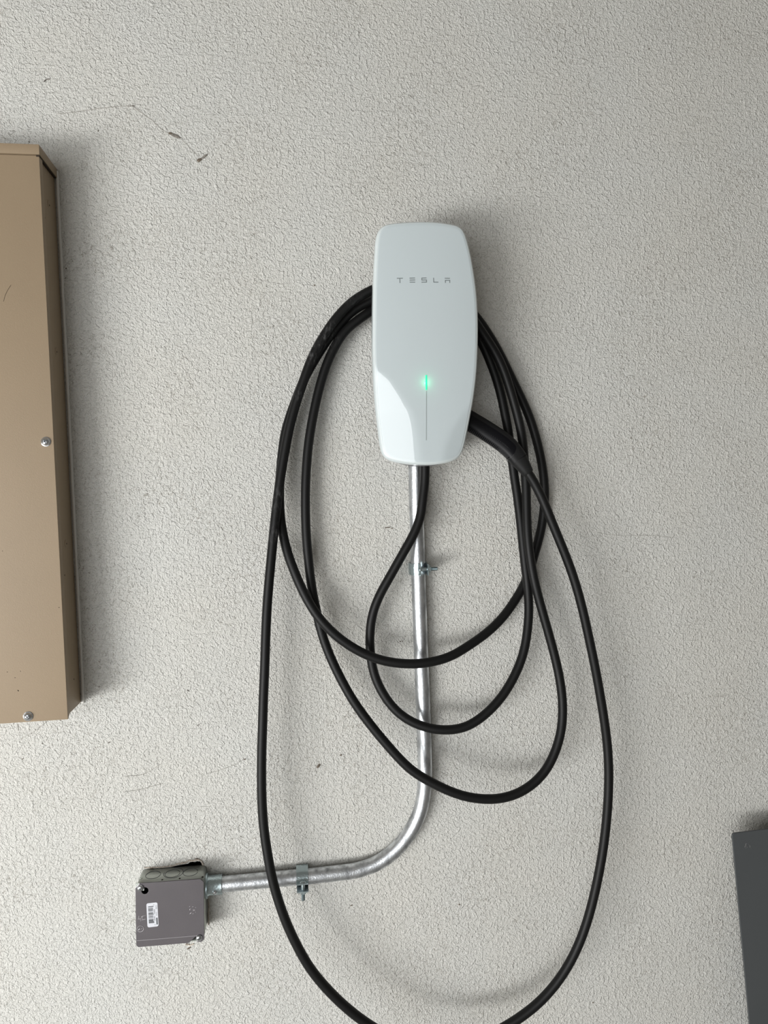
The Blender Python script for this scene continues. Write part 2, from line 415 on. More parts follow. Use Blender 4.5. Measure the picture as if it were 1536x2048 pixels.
# ------------------------------------------------------------------ tan cabinet at the left edge
CD = 0.074
base = Vector((-0.56, 0, 1.2335))
cab = thing('electrical_cabinet', 'tall tan painted steel cabinet on the wall at the left edge', 'cabinet', base)
XL = -0.790
def cab_x(z, inset=0): return -0.3290 + (-0.3373+0.3290)*(z-1.2338)/(2.0452-1.2338) - inset
def cab_slab(z0, z1, d0, d1, inset, xl=None, bev=0.0008):
    xl = XL if xl is None else xl
    b2 = bmesh.new()
    hexa(b2, [Vector((xl, -d1, z0)), Vector((cab_x(z0, inset), -d1, z0)), Vector((cab_x(z1, inset), -d1, z1)), Vector((xl, -d1, z1)),
              Vector((xl, -d0, z0)), Vector((cab_x(z0, inset), -d0, z0)), Vector((cab_x(z1, inset), -d0, z1)), Vector((xl, -d0, z1))])
    if bev: bevel(b2, bev, 2)
    return b2
obj('body', cab_slab(1.2368, 2.0440, 0.0, 0.0712, 0.0032), M['tan'], cab, base, smooth=40)
bm = cab_slab(1.2338, 2.0306, 0.0718, CD, 0.0, bev=0.0009)
for z0, z1 in ((1.2338, 2.0306),):            # returned side flange of the cover
    b2 = bmesh.new(); 
    hexa(b2, [Vector((cab_x(z0, 0.0014), -CD+0.001, z0)), Vector((cab_x(z0), -CD+0.001, z0)), Vector((cab_x(z1), -CD+0.001, z1)), Vector((cab_x(z1, 0.0014), -CD+0.001, z1)),
              Vector((cab_x(z0, 0.0014), -0.0615, z0+0.008)), Vector((cab_x(z0), -0.0615, z0+0.008)), Vector((cab_x(z1), -0.0615, z1)), Vector((cab_x(z1, 0.0014), -0.0615, z1))])
    merge(bm, b2)
cover = obj('front_cover', bm, M['tan'], cab, base, smooth=40)
bm = cab_slab(2.0315, 2.0452, 0.0, 0.0762, -0.0012, bev=0.0008)
cap = obj('top_cap', bm, M['tan'], cab, base, smooth=40)
bm = bmesh.new(); tube(bm, [Vector((XL, -0.0762, 2.0316)), Vector((cab_x(2.0312, -0.001), -0.0762, 2.0316))], 0.0008, 8)
tube(bm, [Vector((cab_x(2.031, -0.0005), -0.0764, 2.0318)), Vector((cab_x(2.0446, -0.0005), -0.0764, 2.0446))], 0.0007, 8)
obj('cap_lip', bm, M['tan_edge'], cap, smooth=60)
bpy.context.view_layer.update()
# dark seam under the cap on the side, tiny holes and dimples of the side panel
bm = bmesh.new(); z = 2.0311
hexa(bm, [Vector((cab_x(z, .004), -0.0742, z-.0022)), Vector((cab_x(z, -.0004), -0.0742, z-.0022)), Vector((cab_x(z, -.0004), -0.0742, z+.0006)), Vector((cab_x(z, .004), -0.0742, z+.0006)),
          Vector((cab_x(z, .004), -0.003, z-.0006)), Vector((cab_x(z, -.0004), -0.003, z-.0006)), Vector((cab_x(z, -.0004), -0.003, z+.0006)), Vector((cab_x(z, .004), -0.003, z+.0006))])
obj('side_seam', bm, M['tan_dark'], cab, base)
def side_disc(zc, d, r, m, name, h=0.0003):
    b2 = bmesh.new(); x = cab_x(zc, 0.0032)
    lathe(b2, [(0, h), (r*.8, h), (r, 0), (r, -0.0008), (0, -0.0008)], Matrix.Translation((x, -d, zc)) @ Matrix.Rotation(math.pi/2, 4, 'Y'), 16)
    return obj(name, b2, m, cab, base, smooth=40)
for zc, d in ((1.9795, 0.030), (1.953, 0.052), (1.7665, 0.030), (1.4835, 0.030), (1.4385, 0.046), (1.2800, 0.028)):
    side_disc(zc, d, 0.0012, M['tan_dark'], 'pinhole')
for zc, d in ((1.9800, 0.034), (1.7670, 0.033), (1.4840, 0.034)):
    b2 = bmesh.new(); x = cab_x(zc, 0.0032)
    pts = [Vector((x+0.0001, -d+0.0045*math.cos(t), zc+0.0055*math.sin(t))) for t in [math.radians(70+22*k) for k in range(10)]]
    tube(b2, pts, 0.00035, 6); obj('knockout_dimple', b2, M['tan'], cab, base, smooth=60)
def pan_screw(u, v, d, r, parent, org, ang=20, sunk=0.0):
    p = P(u, v, d); b2 = bmesh.new(); m4 = facing(Vector((p.x, -d, p.z)), math.radians(ang))
    lathe(b2, [(r*1.0, 0), (r*1.0, r*.12), (r*.80, r*.2), (r*.78, r*.38), (r*.6, r*.60), (r*.3, r*.70), (0, r*.72)], m4, 32)
    s = obj('screw', b2, M['chrome'], parent, org, smooth=40)
    b3 = bmesh.new()
    for a in (0, 90):
        box(b3, -r*.46, r*.46, -r*.10, r*.10, r*.5, r*.745, m4 @ Matrix.Rotation(math.radians(a), 4, 'Z'), bev=r*.03, seg=1)
    c = obj('cross_recess', b3, M['recess'], s, org)
    return s
pan_screw(92, 883.5, CD, 0.0068, cab, base)
pan_screw(56.5, 1432.5, CD, 0.0068, cab, base, ang=40)
def chip(u, v, d, L, Wd, ang, m, parent, org, seed):
    b2 = bmesh.new(); bmesh.ops.create_icosphere(b2, subdivisions=2, radius=1)
    for q in b2.verts:
        k = 1+0.4*noise.noise(q.co*1.5+Vector((seed*2.3, 0, 0))); q.co = Vector((q.co.x*L/2*k, q.co.y*Wd/2*k, q.co.z*0.00025))
    p = P(u, v, d); bmesh.ops.transform(b2, matrix=facing(Vector((p.x, -d, p.z)), math.radians(ang)), verts=b2.verts)
    return obj('paint_chip', b2, m, parent, org, smooth=60)
for i, (u, v, L, Wd, a) in enumerate(((36.5, 1381.5, .0028, .0013, -50), (30, 1355.5, .0016, .001, 0), (41, 1342.5, .0013, .001, 0), (14.5, 1344, .0015, .001, 0), (118, 1215, .0022, .0009, 0), (5, 1102, .001, .001, 0))):
    chip(u, v, CD, L, Wd, a, M['tan_dark'], cab, base, i)
bm = bmesh.new(); tube(bm, catmull([P(22, 570, CD+.0001), P(15, 581, CD+.0001), P(10, 592, CD+.0001), P(7, 603, CD+.0001)], 5), 0.00022, 6)
obj('scratch', bm, M['tan_dark'], cab, base, smooth=60)
# bead of caulk where the cabinet meets the wall
bm = bmesh.new()
cp = [Vector((cab_x(1.236+0.806*k/40, -0.0005+0.0005*noise.noise(Vector((k*.7, 0, 0)))), -0.0004, 1.236+0.806*k/40)) for k in range(41)]
tube(bm, cp, [0.0024+0.0007*noise.noise(Vector((k*.5, 3, 0))) for k in range(41)], 8)
obj('caulk_bead', bm, M['caulk'], cab, base, smooth=60)

# ------------------------------------------------------------------ grey enclosure at the lower right
gb = Vector((0.90, 0, 0.44)); GD = 0.046
gbox = thing('grey_enclosure', 'dark grey smooth enclosure cut off at the lower right corner', 'enclosure', gb)
tl = P(1464, 1667, GD); bl = P(1499, 2048, GD)
sl = (bl.x-tl.x)/(bl.z-tl.z)
zt, zb = tl.z, 0.44; xl = tl.x; xr = 1.10
def round_poly(c, r, n=6):
    out = []
    for i in range(len(c)):
        a, b, d = Vector(c[i-1]), Vector(c[i]), Vector(c[(i+1) % len(c)])
        u1 = (a-b).normalized(); u2 = (d-b).normalized(); rr = r
        p1 = b+u1*rr; p2 = b+u2*rr
        for k in range(n+1):
            t = k/n; q = p1*(1-t)**2+b*2*t*(1-t)+p2*t*t; out.append((q.x, q.y))
    return out
c4 = [(xl, zt), (xl+(zb-zt)*sl, zb), (xr-(zt-zb)*-0.02, zb), (xr, zt+0.010)]
obj('front_panel', sheet([round_poly(c4, 0.006)], 0.0030, facing((0, -GD+0.0015, 0)), bev=0.0008), M['greybox'], gbox, gb)
c5 = [(xl+.050, zt-.040), (xl+(zb-zt)*sl+.050, zb+.012), (xr-.05, zb+.012), (xr-.05, zt-.036)]
obj('back_body', sheet([round_poly(c5, 0.012)], GD-0.003, facing((0, -(GD-0.003)/2, 0)), bev=0.001), M['greybox'], gbox, gb)
bm = bmesh.new()
q = lambda u, v: P(u, v, GD+0.0001)
tube(bm, catmull([q(1492.5, 1686.5), q(1490.8, 1691), q(1490, 1694), q(1492, 1696), q(1494.3, 1694.5), q(1492.8, 1691.5), q(1491.5, 1689.5)], 6), 0.00045, 6)
tube(bm, catmull([q(1495.5, 1686.5), q(1498.5, 1689.5), q(1499.8, 1692), q(1499.5, 1695)], 6), 0.0004, 6)
obj('flame_mark', bm, M['greymark'], gbox, gb, smooth=60)

# ------------------------------------------------------------------ junction box
jo = Vector((JC.x, 0, JC.z-0.05))
jb = thing('junction_box', 'square galvanized steel junction box with grey cover at lower left', 'junction box', jo)
JF = facing(Vector((JC.x, 0, JC.z)), JA)
hw, hh, JD = 0.0500, 0.0485, 0.0395
bm = bmesh.new(); tck = 0.0016
oc = round_poly([(-hw, hh), (-hw, -hh), (hw, -hh), (hw, hh)], 0.009, 5)
ic = [(x*(hw-tck)/hw, y*(hh-tck)/hh) for x, y in oc]
bm = sheet([oc, ic], JD, JF @ Matrix.Translation((0, 0, JD/2)))
b2 = sheet([oc], 0.0015, JF @ Matrix.Translation((0, 0, 0.0008))); merge(bm, b2)
for sx, sy in ((-1, 1), (1, -1)):               # screw tabs inside
    box(bm, sx*0.044-0.006, sx*0.044+0.006, sy*0.042-0.006, sy*0.042+0.006, JD-0.002, JD-0.0004, JF)
jbody = obj('box_body', bm, M['boxsteel'], jb, jo)
# knockouts on the top face (double ring in the middle) and on the right face
def ring_on(mtx, cx, cz, r, a0=0, a1=360, rad=0.0004):
    pts = [mtx @ Vector((cx+r*math.cos(math.radians(a)), cz+r*math.sin(math.radians(a)), 0)) for a in [a0+(a1-a0)*k/40 for k in range(41)]]
    b2 = bmesh.new(); tube(b2, pts, rad, 6); return b2
TOP = JF @ Matrix.Translation((0, hh+0.0001, 0)) @ Matrix(((1, 0, 0, 0), (0, 0, 1, 0), (0, 1, 0, 0), (0, 0, 0, 1)))   # local x along, local y = depth from wall
for cx, r, extra in ((-0.0285, 0.0110, 0), (0.0005, 0.0110, 1), (0.0275, 0.0110, 0)):
    b2 = ring_on(TOP, cx, 0.0195, r, 0, 345)
    if extra: merge(b2, ring_on(TOP, cx+0.0012, 0.0180, 0.0145, -95, 190))
    obj('knockout', b2, M['recess'], jbody, jo, smooth=60)
for cx in (-0.0120, 0.0138, 0.0480):
    b2 = bmesh.new(); lathe(b2, [(0, .0002), (0.0015, .0002), (0.0015, -.0006), (0, -.0006)], TOP @ Matrix.Translation((cx, 0.0355, 0)), 16)
    obj('pinhole', b2, M['cavity'], jbody, jo)
b2 = bmesh.new(); lathe(b2, [(0.0022, 0), (0.0022, .0004), (0.0012, .0006), (0, .0004)], TOP @ Matrix.Translation((-0.0452, 0.026, 0)), 16)
obj('rivet', b2, M['boxsteel'], jbody, jo, smooth=40)
# cover plate with a keyhole and an open slot
pw, ph = 0.0502, 0.0488
u0 = Vector((-0.0428, 0.0420)); u1 = Vector((0.0425, -0.0418))   # screw positions on the cover
outer = [(-pw, ph-.006), (-pw, -ph+.003), (-pw+.003, -ph),
         (0.0270, -ph), (0.0385, -0.0390), (0.0405, -0.0390), (0.0440, -0.0425), (0.0385, -ph+.0002), (pw-.004, -ph), (pw, -ph+.004), (pw, ph-.005), (pw-.005, ph), (-pw+.006, ph)]
kc = (-0.0363, 0.0370)
khole = circ(kc[0], kc[1], 0.0051, 24, math.radians(152), math.radians(152+296)) 
khole = [p for p in khole] + [(-0.0420, 0.0445), (-0.0452, 0.0425)]
pl = sheet([outer, khole], 0.0015, JF @ Matrix.Translation((0, 0, 0.0408)), bev=0.0003)
plate = obj('cover_plate', pl, M['coversteel'], jb, jo)
bm = bmesh.new(); tube(bm, [JF @ Vector((-pw+.0003, ph-.0063, .0416)), JF @ Vector((-pw+.0063, ph-.0003, .0416))], 0.0006, 8)
obj('bright_cut_edge', bm, M['coversteel_hi'], plate, jo, smooth=60)
bm = bmesh.new(); tube(bm, [JF @ Vector((0.0440, -0.0425, .0415)), JF @ Vector((0.0387, -ph+.0004, .0415))], 0.0005, 8)
obj('bright_cut_edge', bm, M['coversteel_hi'], plate, jo, smooth=60)
bm = bmesh.new(); box(bm, -pw+.001, pw-.006, -0.0388, -0.0385, .04152, .04164, JF)
obj('score_line', bm, M['coversteel_hi'], plate, jo)
for i, s in enumerate((u0, u1)):
    m4 = JF @ Matrix.Translation((s.x, s.y, 0.0415)) @ Matrix.Rotation(0.4+i, 4, 'Z'); r = 0.0048
    b2 = bmesh.new(); lathe(b2, [(0.0018, -0.008), (0.0018, 0), (r, 0), (r, r*.3), (r*.75, r*.6), (r*.35, r*.75), (0, r*.78)], m4, 28)
    sc = obj('screw', b2, M['chrome'], jb, jo, smooth=40)
    b3 = bmesh.new()
    for a in (0, 90): box(b3, -r*.5, r*.5, -r*.1, r*.1, r*.5, r*.8, m4 @ Matrix.Rotation(math.radians(a), 4, 'Z'))
    obj('cross_recess', b3, M['recess'], sc, jo)
# barcode sticker, its writing running up the cover
ST = JF @ Matrix.Translation((-0.0258, -0.0008, 0.04165)) @ Matrix.Rotation(math.radians(2.0), 4, 'Z')
stk = obj('barcode_sticker', sheet([rrect(-0.0081, 0.0081, -0.0185, 0.0185, 0.0026)], 0.00016, ST), M['white'], plate, jo)
bm = bmesh.new(); y = 0.0132; bars = [(1.5, 1.3), (.6, .4), (.6, .5), (.9, .4), (1.2, .5), (1.1, 1.0), (.4, .5), (.5, .9), (1.0, .3), (1.0, .3), (1.0, .6), (.5, .6), (.5, .5), (.5, .4), (1.1, .9), (.9, 1.0), (.4, .9), (1.3, .2), (1.2, .2), (1.3, .3), (1.4, .2), (1.2, .3)]
tot = sum(a+b for a, b in bars); k = 0.0263/tot; y = 0.0136
for i, (a, g) in enumerate(bars):
    lng = 0.0022 if i in (0, 10, 20, 21) else 0.0012
    box(bm, -0.0058, lng, y-a*k, y, 0.00008, 0.00014, ST); y -= (a+g)*k
obj('barcode', bm, M['ink'], stk, jo)
RT = ST @ Matrix.Rotation(math.radians(90), 4, 'Z')
bm = text_bm('85991  10408', 0.0031, RT @ Matrix.Translation((-0.0004, -0.0032, 0.0001)), 0.00003)
merge(bm, text_bm('0', 0.0026, RT @ Matrix.Translation((-0.0155, -0.0032, 0.0001)), 0.00003))
merge(bm, text_bm('6', 0.0026, RT @ Matrix.Translation((0.0153, -0.0026, 0.0001)), 0.00003))
merge(bm, text_bm('52C1', 0.0030, RT @ Matrix.Translation((0.0115, -0.0062, 0.0001)), 0.00005))
merge(bm, text_bm('CCC', 0.0028, RT @ Matrix.Translation((0.001, -0.0062, 0.0001)), 0.00003))
obj('printed_digits', bm, M['ink'], stk, jo)
bm = bmesh.new(); box(bm, 0.0052, 0.0072, -0.0155, -0.0050, 0.00008, 0.00014, ST)
obj('printed_band', bm, M['ink'], stk, jo)
# stamped marks on the cover: a ringed mark and faint letters
bm = ring_on(JF @ Matrix.Translation((0, 0, .0417)), -0.0437, -0.0206, 0.0047, 0, 360, 0.00035)
tube(bm, [JF @ Vector(p) for p in ((-0.0462, -0.0222, .0417), (-0.0437, -0.0190, .0417), (-0.0432, -0.0222, .0417), (-0.0410, -0.0195, .0417))], 0.00035, 6)
obj('stamped_emblem', bm, M['coversteel_hi'], plate, jo, smooth=60); bm = bmesh.new()
for dx, dy, L, a in ((-.046, -.0035, .006, 80), (-.0447, -.0048, .005, 170), (-.0425, -.005, .006, 20), (-.0435, -.0068, .005, 100), (-.0405, -.0045, .004, 100), (-.039, -.0068, .006, 10), (-.0405, -.002, .004, 25), (-.0385, -.001, .006, 15)):
    c_, s_ = math.cos(math.radians(a))*L/2, math.sin(math.radians(a))*L/2
    tube(bm, [JF @ Vector((dx-c_, dy-s_, .0417)), JF @ Vector((dx+c_, dy+s_, .0417))], 0.00022, 6)
obj('stamped_letters', bm, M['coversteel_hi'], plate, jo, smooth=60); bm = bmesh.new()
for i in range(16):
    dx = 0.034+random.uniform(-.006, .006); dy = 0.002+random.uniform(-.007, .007); a = random.uniform(0, 3.1)
    tube(bm, [JF @ Vector((dx, dy, .04165)), JF @ Vector((dx+.0013*math.cos(a), dy+.0013*math.sin(a), .04165))], 0.00022, 6)
obj('scratches', bm, M['coversteel_hi'], plate, jo, smooth=60)

# ------------------------------------------------------------------ conduit
cpx = [(831, 915), (831.5, 940), (832.5, 1000), (834, 1060), (835.5, 1110), (838.5, 1200), (841.8, 1300), (845.8, 1400), (849.2, 1500), (850.0, 1545), (848.5, 1580), (841, 1620), (823, 1660), (794, 1697), (757, 1725), (714, 1740.5), (674, 1746), (624.6, 1751.8), (575.8, 1756), (517, 1761.5), (458.6, 1767), (430, 1769.5), (416, 1771)]
CND = 0.0142; CR = 0.0117
cpts = smooth_pts(catmull([P(u, v, CND) for u, v in cpx], 8), 6)
co = Vector((cpts[-1].x, 0, cpts[-1].z))
cond = thing('metal_conduit', 'bent galvanized steel conduit running from charger down to junction box', 'conduit', co)
bm = bmesh.new(); tube(bm, cpts, CR, 36)
obj('tube', bm, M['galv'], cond, co, smooth=60)
# set screw connector at the box
e0 = P(414, 1771.2, CND); e1 = P(444.5, 1768.3, CND); ax = (e1-e0).normalized()
AX = Matrix.Translation(e0) @ ax.to_track_quat('Z', 'Y').to_matrix().to_4x4(); L = (e1-e0).length
bm = bmesh.new()
lathe(bm, [(CR, -.004), (0.0170, -.004), (0.0170, -.0012), (0.0185, -.001), (0.0185, .0014), (0.0155, .002), (0.0150, .003), (0.0143, .0042), (0.0143, L-.0012), (0.0149, L-.001), (0.0149, L), (CR, L)], AX, 40)
conn = obj('set_screw_connector', bm, M['zinc'], cond, co, smooth=35)
sp = P(430, 1779.5, 0.0245); dirn = Vector((0.05, -0.80, -0.60)).normalized()
m4 = Matrix.Translation(sp - dirn*0.003) @ dirn.to_track_quat('Z', 'Y').to_matrix().to_4x4()
bm = bmesh.new(); lathe(bm, [(0.0058, -.003), (0.0058, .0008), (0.0050, .0018), (0.0030, .002), (0.0030, .0055), (0.0036, .0058), (0.0036, .0080), (0.0026, .0088), (0, .0088)], m4, 28)
ss = obj('set_screw', bm, M['chrome'], cond, co, smooth=35)
bm = bmesh.new(); box(bm, -.0032, .0032, -.0005, .0005, .0082, .0090, m4 @ Matrix.Rotation(0.7, 4, 'Z')); obj('screw_slot', bm, M['recess'], ss, co)

# ------------------------------------------------------------------ conduit clamps (local: x along conduit, y bolt direction, z out of wall)
def strip_bm(prof, x0, x1, th):
    """bent strap: prof (y, z) centre line"""
    b2 = bmesh.new(); n = len(prof); L_, R_ = [], []
    for i in range(n):
        a = Vector(prof[max(0, i-1)]); b = Vector(prof[min(n-1, i+1)]); t = (b-a).normalized(); nn = Vector((-t.y, t.x))
        p = Vector(prof[i]); L_.append(p+nn*th/2); R_.append(p-nn*th/2)
    vs = [[b2.verts.new((x, q.x, q.y)) for x in (x0, x1) for q in (L_[i], R_[i])] for i in range(n)]
    for a, b in zip(vs, vs[1:]):
        for i, j in ((0, 2), (2, 3), (3, 1), (1, 0)): b2.faces.new((a[i], a[j], b[j], b[i]))
    b2.faces.new((vs[0][0], vs[0][1], vs[0][3], vs[0][2])); b2.faces.new((vs[-1][0], vs[-1][2], vs[-1][3], vs[-1][1]))
    bmesh.ops.recalc_face_normals(b2, faces=b2.faces); return b2
clamp = thing('conduit_clamp', 'zinc conduit clamp on the vertical pipe below the charger, bolt pointing right', 'clamp', (0, 0, 0), 'clamps holding the conduit')
r_ = CR+0.0012; zc = CND
prof = [(0.0150, .0012), (-0.0128, .0012), (-0.0136, .004), (-0.0136, .010)]
prof += [(r_*math.cos(math.radians(a)), zc+r_*math.sin(math.radians(a))) for a in (176, 160, 145, 130, 115, 103)]
prof += [(-0.0012, 0.0282), (-0.0004, 0.0296), (-0.0004, 0.0375)]
W2 = 0.0093
bm = strip_bm(prof, -W2, W2, 0.0015)
for x in (-0.0030,): 
    pass
obj('strap', bm, M['zinc'], clamp, smooth=30)
prof2 = [(0.0150, .0012), (0.0152, .008), (0.0122, .020), (0.0118, 0.0375)]
obj('ear', strip_bm(prof2, -W2, W2*.95, 0.0015), M['zinc'], clamp, smooth=30)
BY = Matrix.Translation((-0.0008, 0, 0.0315)) @ Matrix.Rotation(-math.pi/2, 4, 'X')    # local z -> +y
bm = bmesh.new()
lathe(bm, [(0, -.0036), (0.0035, -.0032), (0.0050, -.0018), (0.0054, -.0012), (0.0030, -.0012), (0.0030, .001)], BY, 24)
prof3 = [(0.0030, .001)]; zz = 0.013
while zz < 0.0275: prof3 += [(0.0030, zz), (0.0026, zz+.0004)]; zz += 0.0008
prof3 += [(0.0024, 0.0278), (0, 0.0280)]
lathe(bm, prof3, BY, 20)
obj('bolt', bm, M['zinc'], clamp, smooth=30)
bm = bmesh.new(); lathe(bm, [(0.0030, .0127), (0.0058, .0127), (0.0061, .0130), (0.0061, .0162), (0.0055, .0166), (0.0030, .0166)], BY, 6)
obj('nut', bm, M['zinc'], clamp)
def dup(root):
    r = root.copy(); C.objects.link(r)
    for ch in list(root.children):
        c = ch.copy(); C.objects.link(c); c.parent = r
    return r
cl2 = dup(clamp)
def seat(o, u, v, u2, v2, yl):
    p = P(u, v, CND); a = (P(u2, v2, CND)-p); a.y = 0; a.normalize(); zl = Vector((0, -1, 0)); y = zl.cross(a)
    if y.dot(yl) < 0: a = -a; y = -y
    o.matrix_world = Matrix.Translation((p.x, 0, p.z)) @ Matrix((a, y, zl)).transposed().to_4x4()
seat(clamp, 836.6, 1137.5, 838.5, 1200, Vector((1, 0, 0)))
seat(cl2, 604.5, 1753.5, 575.8, 1756, Vector((0, 0, -1)))
cl2['label'] = 'zinc conduit clamp on the horizontal pipe near junction box, bolt pointing down'

# ------------------------------------------------------------------ wall charger
ring_px = [(925.6, 459), (932.4, 474.7), (941, 508), (948, 547), (953, 586), (955.5, 625), (956, 664), (955, 713), (952, 758), (947, 797), (942, 826.5), (935.4, 865.5), (927.5, 900.7), (920.7, 914), (905, 923), (875.8, 929), (852, 930.8), (817, 929), (793.8, 925), (774, 918.5), (765.4, 908.5), (760.5, 887), (756.6, 855.8), (750.8, 807), (746.9, 758), (744.8, 713), (744.5, 680), (745, 635), (745.9, 586), (747.5, 537), (749.8, 498), (751, 478.6), (753.7, 467), (758.6, 457), (768.4, 450), (788, 447), (817, 445), (848.4, 444.4), (875.8, 445.4), (901, 449), (916.8, 452)]
RP = [P(u, v, 0.100) for u, v in ring_px]
RP = [Vector((p.x, p.z)) for p in RP]
def closed_resample(pts, n):
    big = pts[-3:]+pts+pts[:3]
    c = catmull([Vector((p.x, p.y, 0)) for p in big], 12)[3*12:(3+len(pts))*12]
    ls = [0]
    for i in range(len(c)): ls.append(ls[-1]+(c[(i+1) % len(c)]-c[i]).length)
    out = []; j = 0
    for k in range(n):
        s = ls[-1]*k/n
        while ls[j+1] < s: j += 1
        t = (s-ls[j])/(ls[j+1]-ls[j]); a, b = c[j], c[(j+1) % len(c)]; out.append(Vector(((a+(b-a)*t).x, (a+(b-a)*t).y)))
    for _ in range(3): out = [out[i]*.5+(out[i-1]+out[(i+1) % n])*.25 for i in range(n)]
    return out
OUT = closed_resample(RP, 200)
cc = Vector((sum(p.x for p in OUT)/200, sum(p.y for p in OUT)/200))
def inset(pts, d):
    n = len(pts); o = []
    for i in range(n):
        t = (pts[(i+1) % n]-pts[i-1]).normalized(); nn = Vector((-t.y, t.x))
        if nn.dot(cc-pts[i]) < 0: nn = -nn
        o.append(pts[i]+nn*d)
    return o
wc_o = Vector((cc.x, 0, min(p.y for p in OUT)))
wc = thing('wall_charger', 'glossy white electric car charger with green status light, mounted on the wall', 'charger', wc_o)
def rings_bm(rings, close_first=False, close_last=False, mtx=None):
    b2 = bmesh.new(); vr = [[b2.verts.new((p.x, -d, p.y)) for p in r] for r, d in rings]
    n = len(vr[0])
    for a, b in zip(vr, vr[1:]):
        for k in range(n): b2.faces.new((a[k], a[(k+1) % n], b[(k+1) % n], b[k]))
    if close_first: b2.faces.new(vr[0])
    if close_last: b2.faces.new(vr[-1][::-1])
    bmesh.ops.recalc_face_normals(b2, faces=b2.faces); return b2
SB = 0.066
HX, HZ = 0.079, 0.177
GL = [(-1.2, .10), (-.95, .14), (-.79, .18), (-.675, .22), (-.58, .28), (-.52, .37), (-.43, .50), (-.31, .69), (-.23, .93), (-.18, 1.10), (-.1, 1.5)]
GR = [(-1.2, .26), (-.95, .30), (-.855, .34), (-.76, .43), (-.635, .62), (-.53, .82), (-.45, 1.0), (-.35, 1.3), (-.2, 1.8)]
def tab(t, z):
    if z <= t[0][0]: return t[0][1]
    for (a, p), (b, q_) in zip(t, t[1:]):
        if z <= b: return p+(q_-p)*(z-a)/(b-a)
    return 9.0
def dome(p):
    """depth of the glass: gently convex, its lower corners folding back along two curved creases"""
    x = (p.x-cc.x)/HX; z = (p.y-cc.y)/HZ
    d = 0.1086 - 0.0026*x*x - 0.0010*abs(x)**3 - 0.0018*z*z
    g = abs(x)-tab(GL if x < 0 else GR, z)
    w = 0.06
    sp = 0.0 if g < -w else (g if g > w else (g+w)**2/(4*w))
    return d - 0.185*HX*sp
def rings3(rings, close_first=False):
    b2 = bmesh.new(); vr = [[b2.verts.new((p.x, -d, p.y)) for p, d in zip(r, ds)] for r, ds in rings]; n = len(vr[0])
    for a, b in zip(vr, vr[1:]):
        for k in range(n): b2.faces.new((a[k], a[(k+1) % n], b[(k+1) % n], b[k]))
    if close_first: b2.faces.new(vr[0])
    bmesh.ops.recalc_face_normals(b2, faces=b2.faces); return b2
SB = 0.066
face0 = inset(OUT, 0.0043)
rim = [dome(p)-0.0004 for p in face0]
for _ in range(2): rim = [rim[i]*.5+(rim[i-1]+rim[(i+1) % 200])*.25 for i in range(200)]
con = lambda v: [v]*200
rel = lambda v: [d-v for d in rim]
shell_r = [(inset(OUT, 0.020), con(SB)), (inset(OUT, 0.0055), con(SB+.0006)), (inset(OUT, 0.0035), con(SB+.002)), (inset(OUT, 0.0015), con(SB+.010)), (inset(OUT, 0.0002), con(0.085)), (OUT, rel(.0062)), (inset(OUT, 0.0006), rel(.0035)), (inset(OUT, 0.0018), rel(.0014)), (inset(OUT, 0.0034), rel(.0001)), (face0, rel(0.0))]
obj('shell', rings3(shell_r, close_first=True), M['shell'], wc, wc_o, smooth=50)
b2 = bmesh.new(); vr = []
ss_ = [1.0, .99, .975, .96, .94, .92]+[.92-.84*k/30 for k in range(1, 31)]
for si, s in enumerate(ss_):
    ring = [cc+(p-cc)*s for p in face0]
    vr.append([b2.verts.new((p.x, -(rim[k] if si == 0 else dome(p)), p.y)) for k, p in enumerate(ring)])
n = 200
for a, b in zip(vr, vr[1:]):
    for k in range(n): b2.faces.new((a[k], a[(k+1) % n], b[(k+1) % n], b[k]))
cv = b2.verts.new((cc.x, -dome(cc), cc.y))
for k in range(n): b2.faces.new((vr[-1][k], vr[-1][(k+1) % n], cv))
bmesh.ops.recalc_face_normals(b2, faces=b2.faces)
fp = obj('faceplate', b2, M['glass'], wc, wc_o, smooth=60)
# spacer frame, back housing (the cable hangs on it), bottom gland
def superel(cx, cz, hx, hz, e=4, n=64):
    o = []
    for k in range(n):
        t = 2*math.pi*k/n; c_, s_ = math.cos(t), math.sin(t)
        o.append(Vector((cx+hx*math.copysign(abs(c_)**(2/e), c_), cz+hz*math.copysign(abs(s_)**(2/e), s_))))
    return o
hz0, hz1 = wc_o.z+0.004, P(850, 640, 0.03).z
hcx, hcz, hhz = cc.x, (hz0+hz1)/2, (hz1-hz0)/2
hr = [(superel(hcx, hcz, .046, hhz), 0.0), (superel(hcx, hcz, .046, hhz), 0.058), (superel(hcx, hcz, .050, hhz+.004), SB+.0005)]
obj('back_housing', rings_bm(hr, True, True), M['housing'], wc, wc_o, smooth=40)
# wordmark, built of strokes lying on the glass
def on_face(u, v, lift):
    p = P(u, v, 0.108); d = dome(Vector((p.x, p.z)))
    for _ in range(3):
        p = P(u, v, d); d = dome(Vector((p.x, p.z)))
    return Vector((p.x, -d-lift, p.z))
def stroke(bm, pts, w):
    a_, b_ = pts; pa, pb = on_face(*a_, 0), on_face(*b_, 0); t = (pb-pa).normalized(); nn = Vector((0, -1, 0)).cross(t).normalized()
    v = []
    for lift in (0.00002, 0.00016):
        for p, s in ((pa, 1), (pa, -1), (pb, -1), (pb, 1)): v.append(bm.verts.new(p+nn*s*w/2+Vector((0, -lift, 0))))
    for f in ((0, 1, 2, 3), (7, 6, 5, 4), (0, 4, 5, 1), (1, 5, 6, 2), (2, 6, 7, 3), (3, 7, 4, 0)): bm.faces.new([v[i] for i in f])
def T(x, y): return (780+x/10.97, 540+y/10.97)
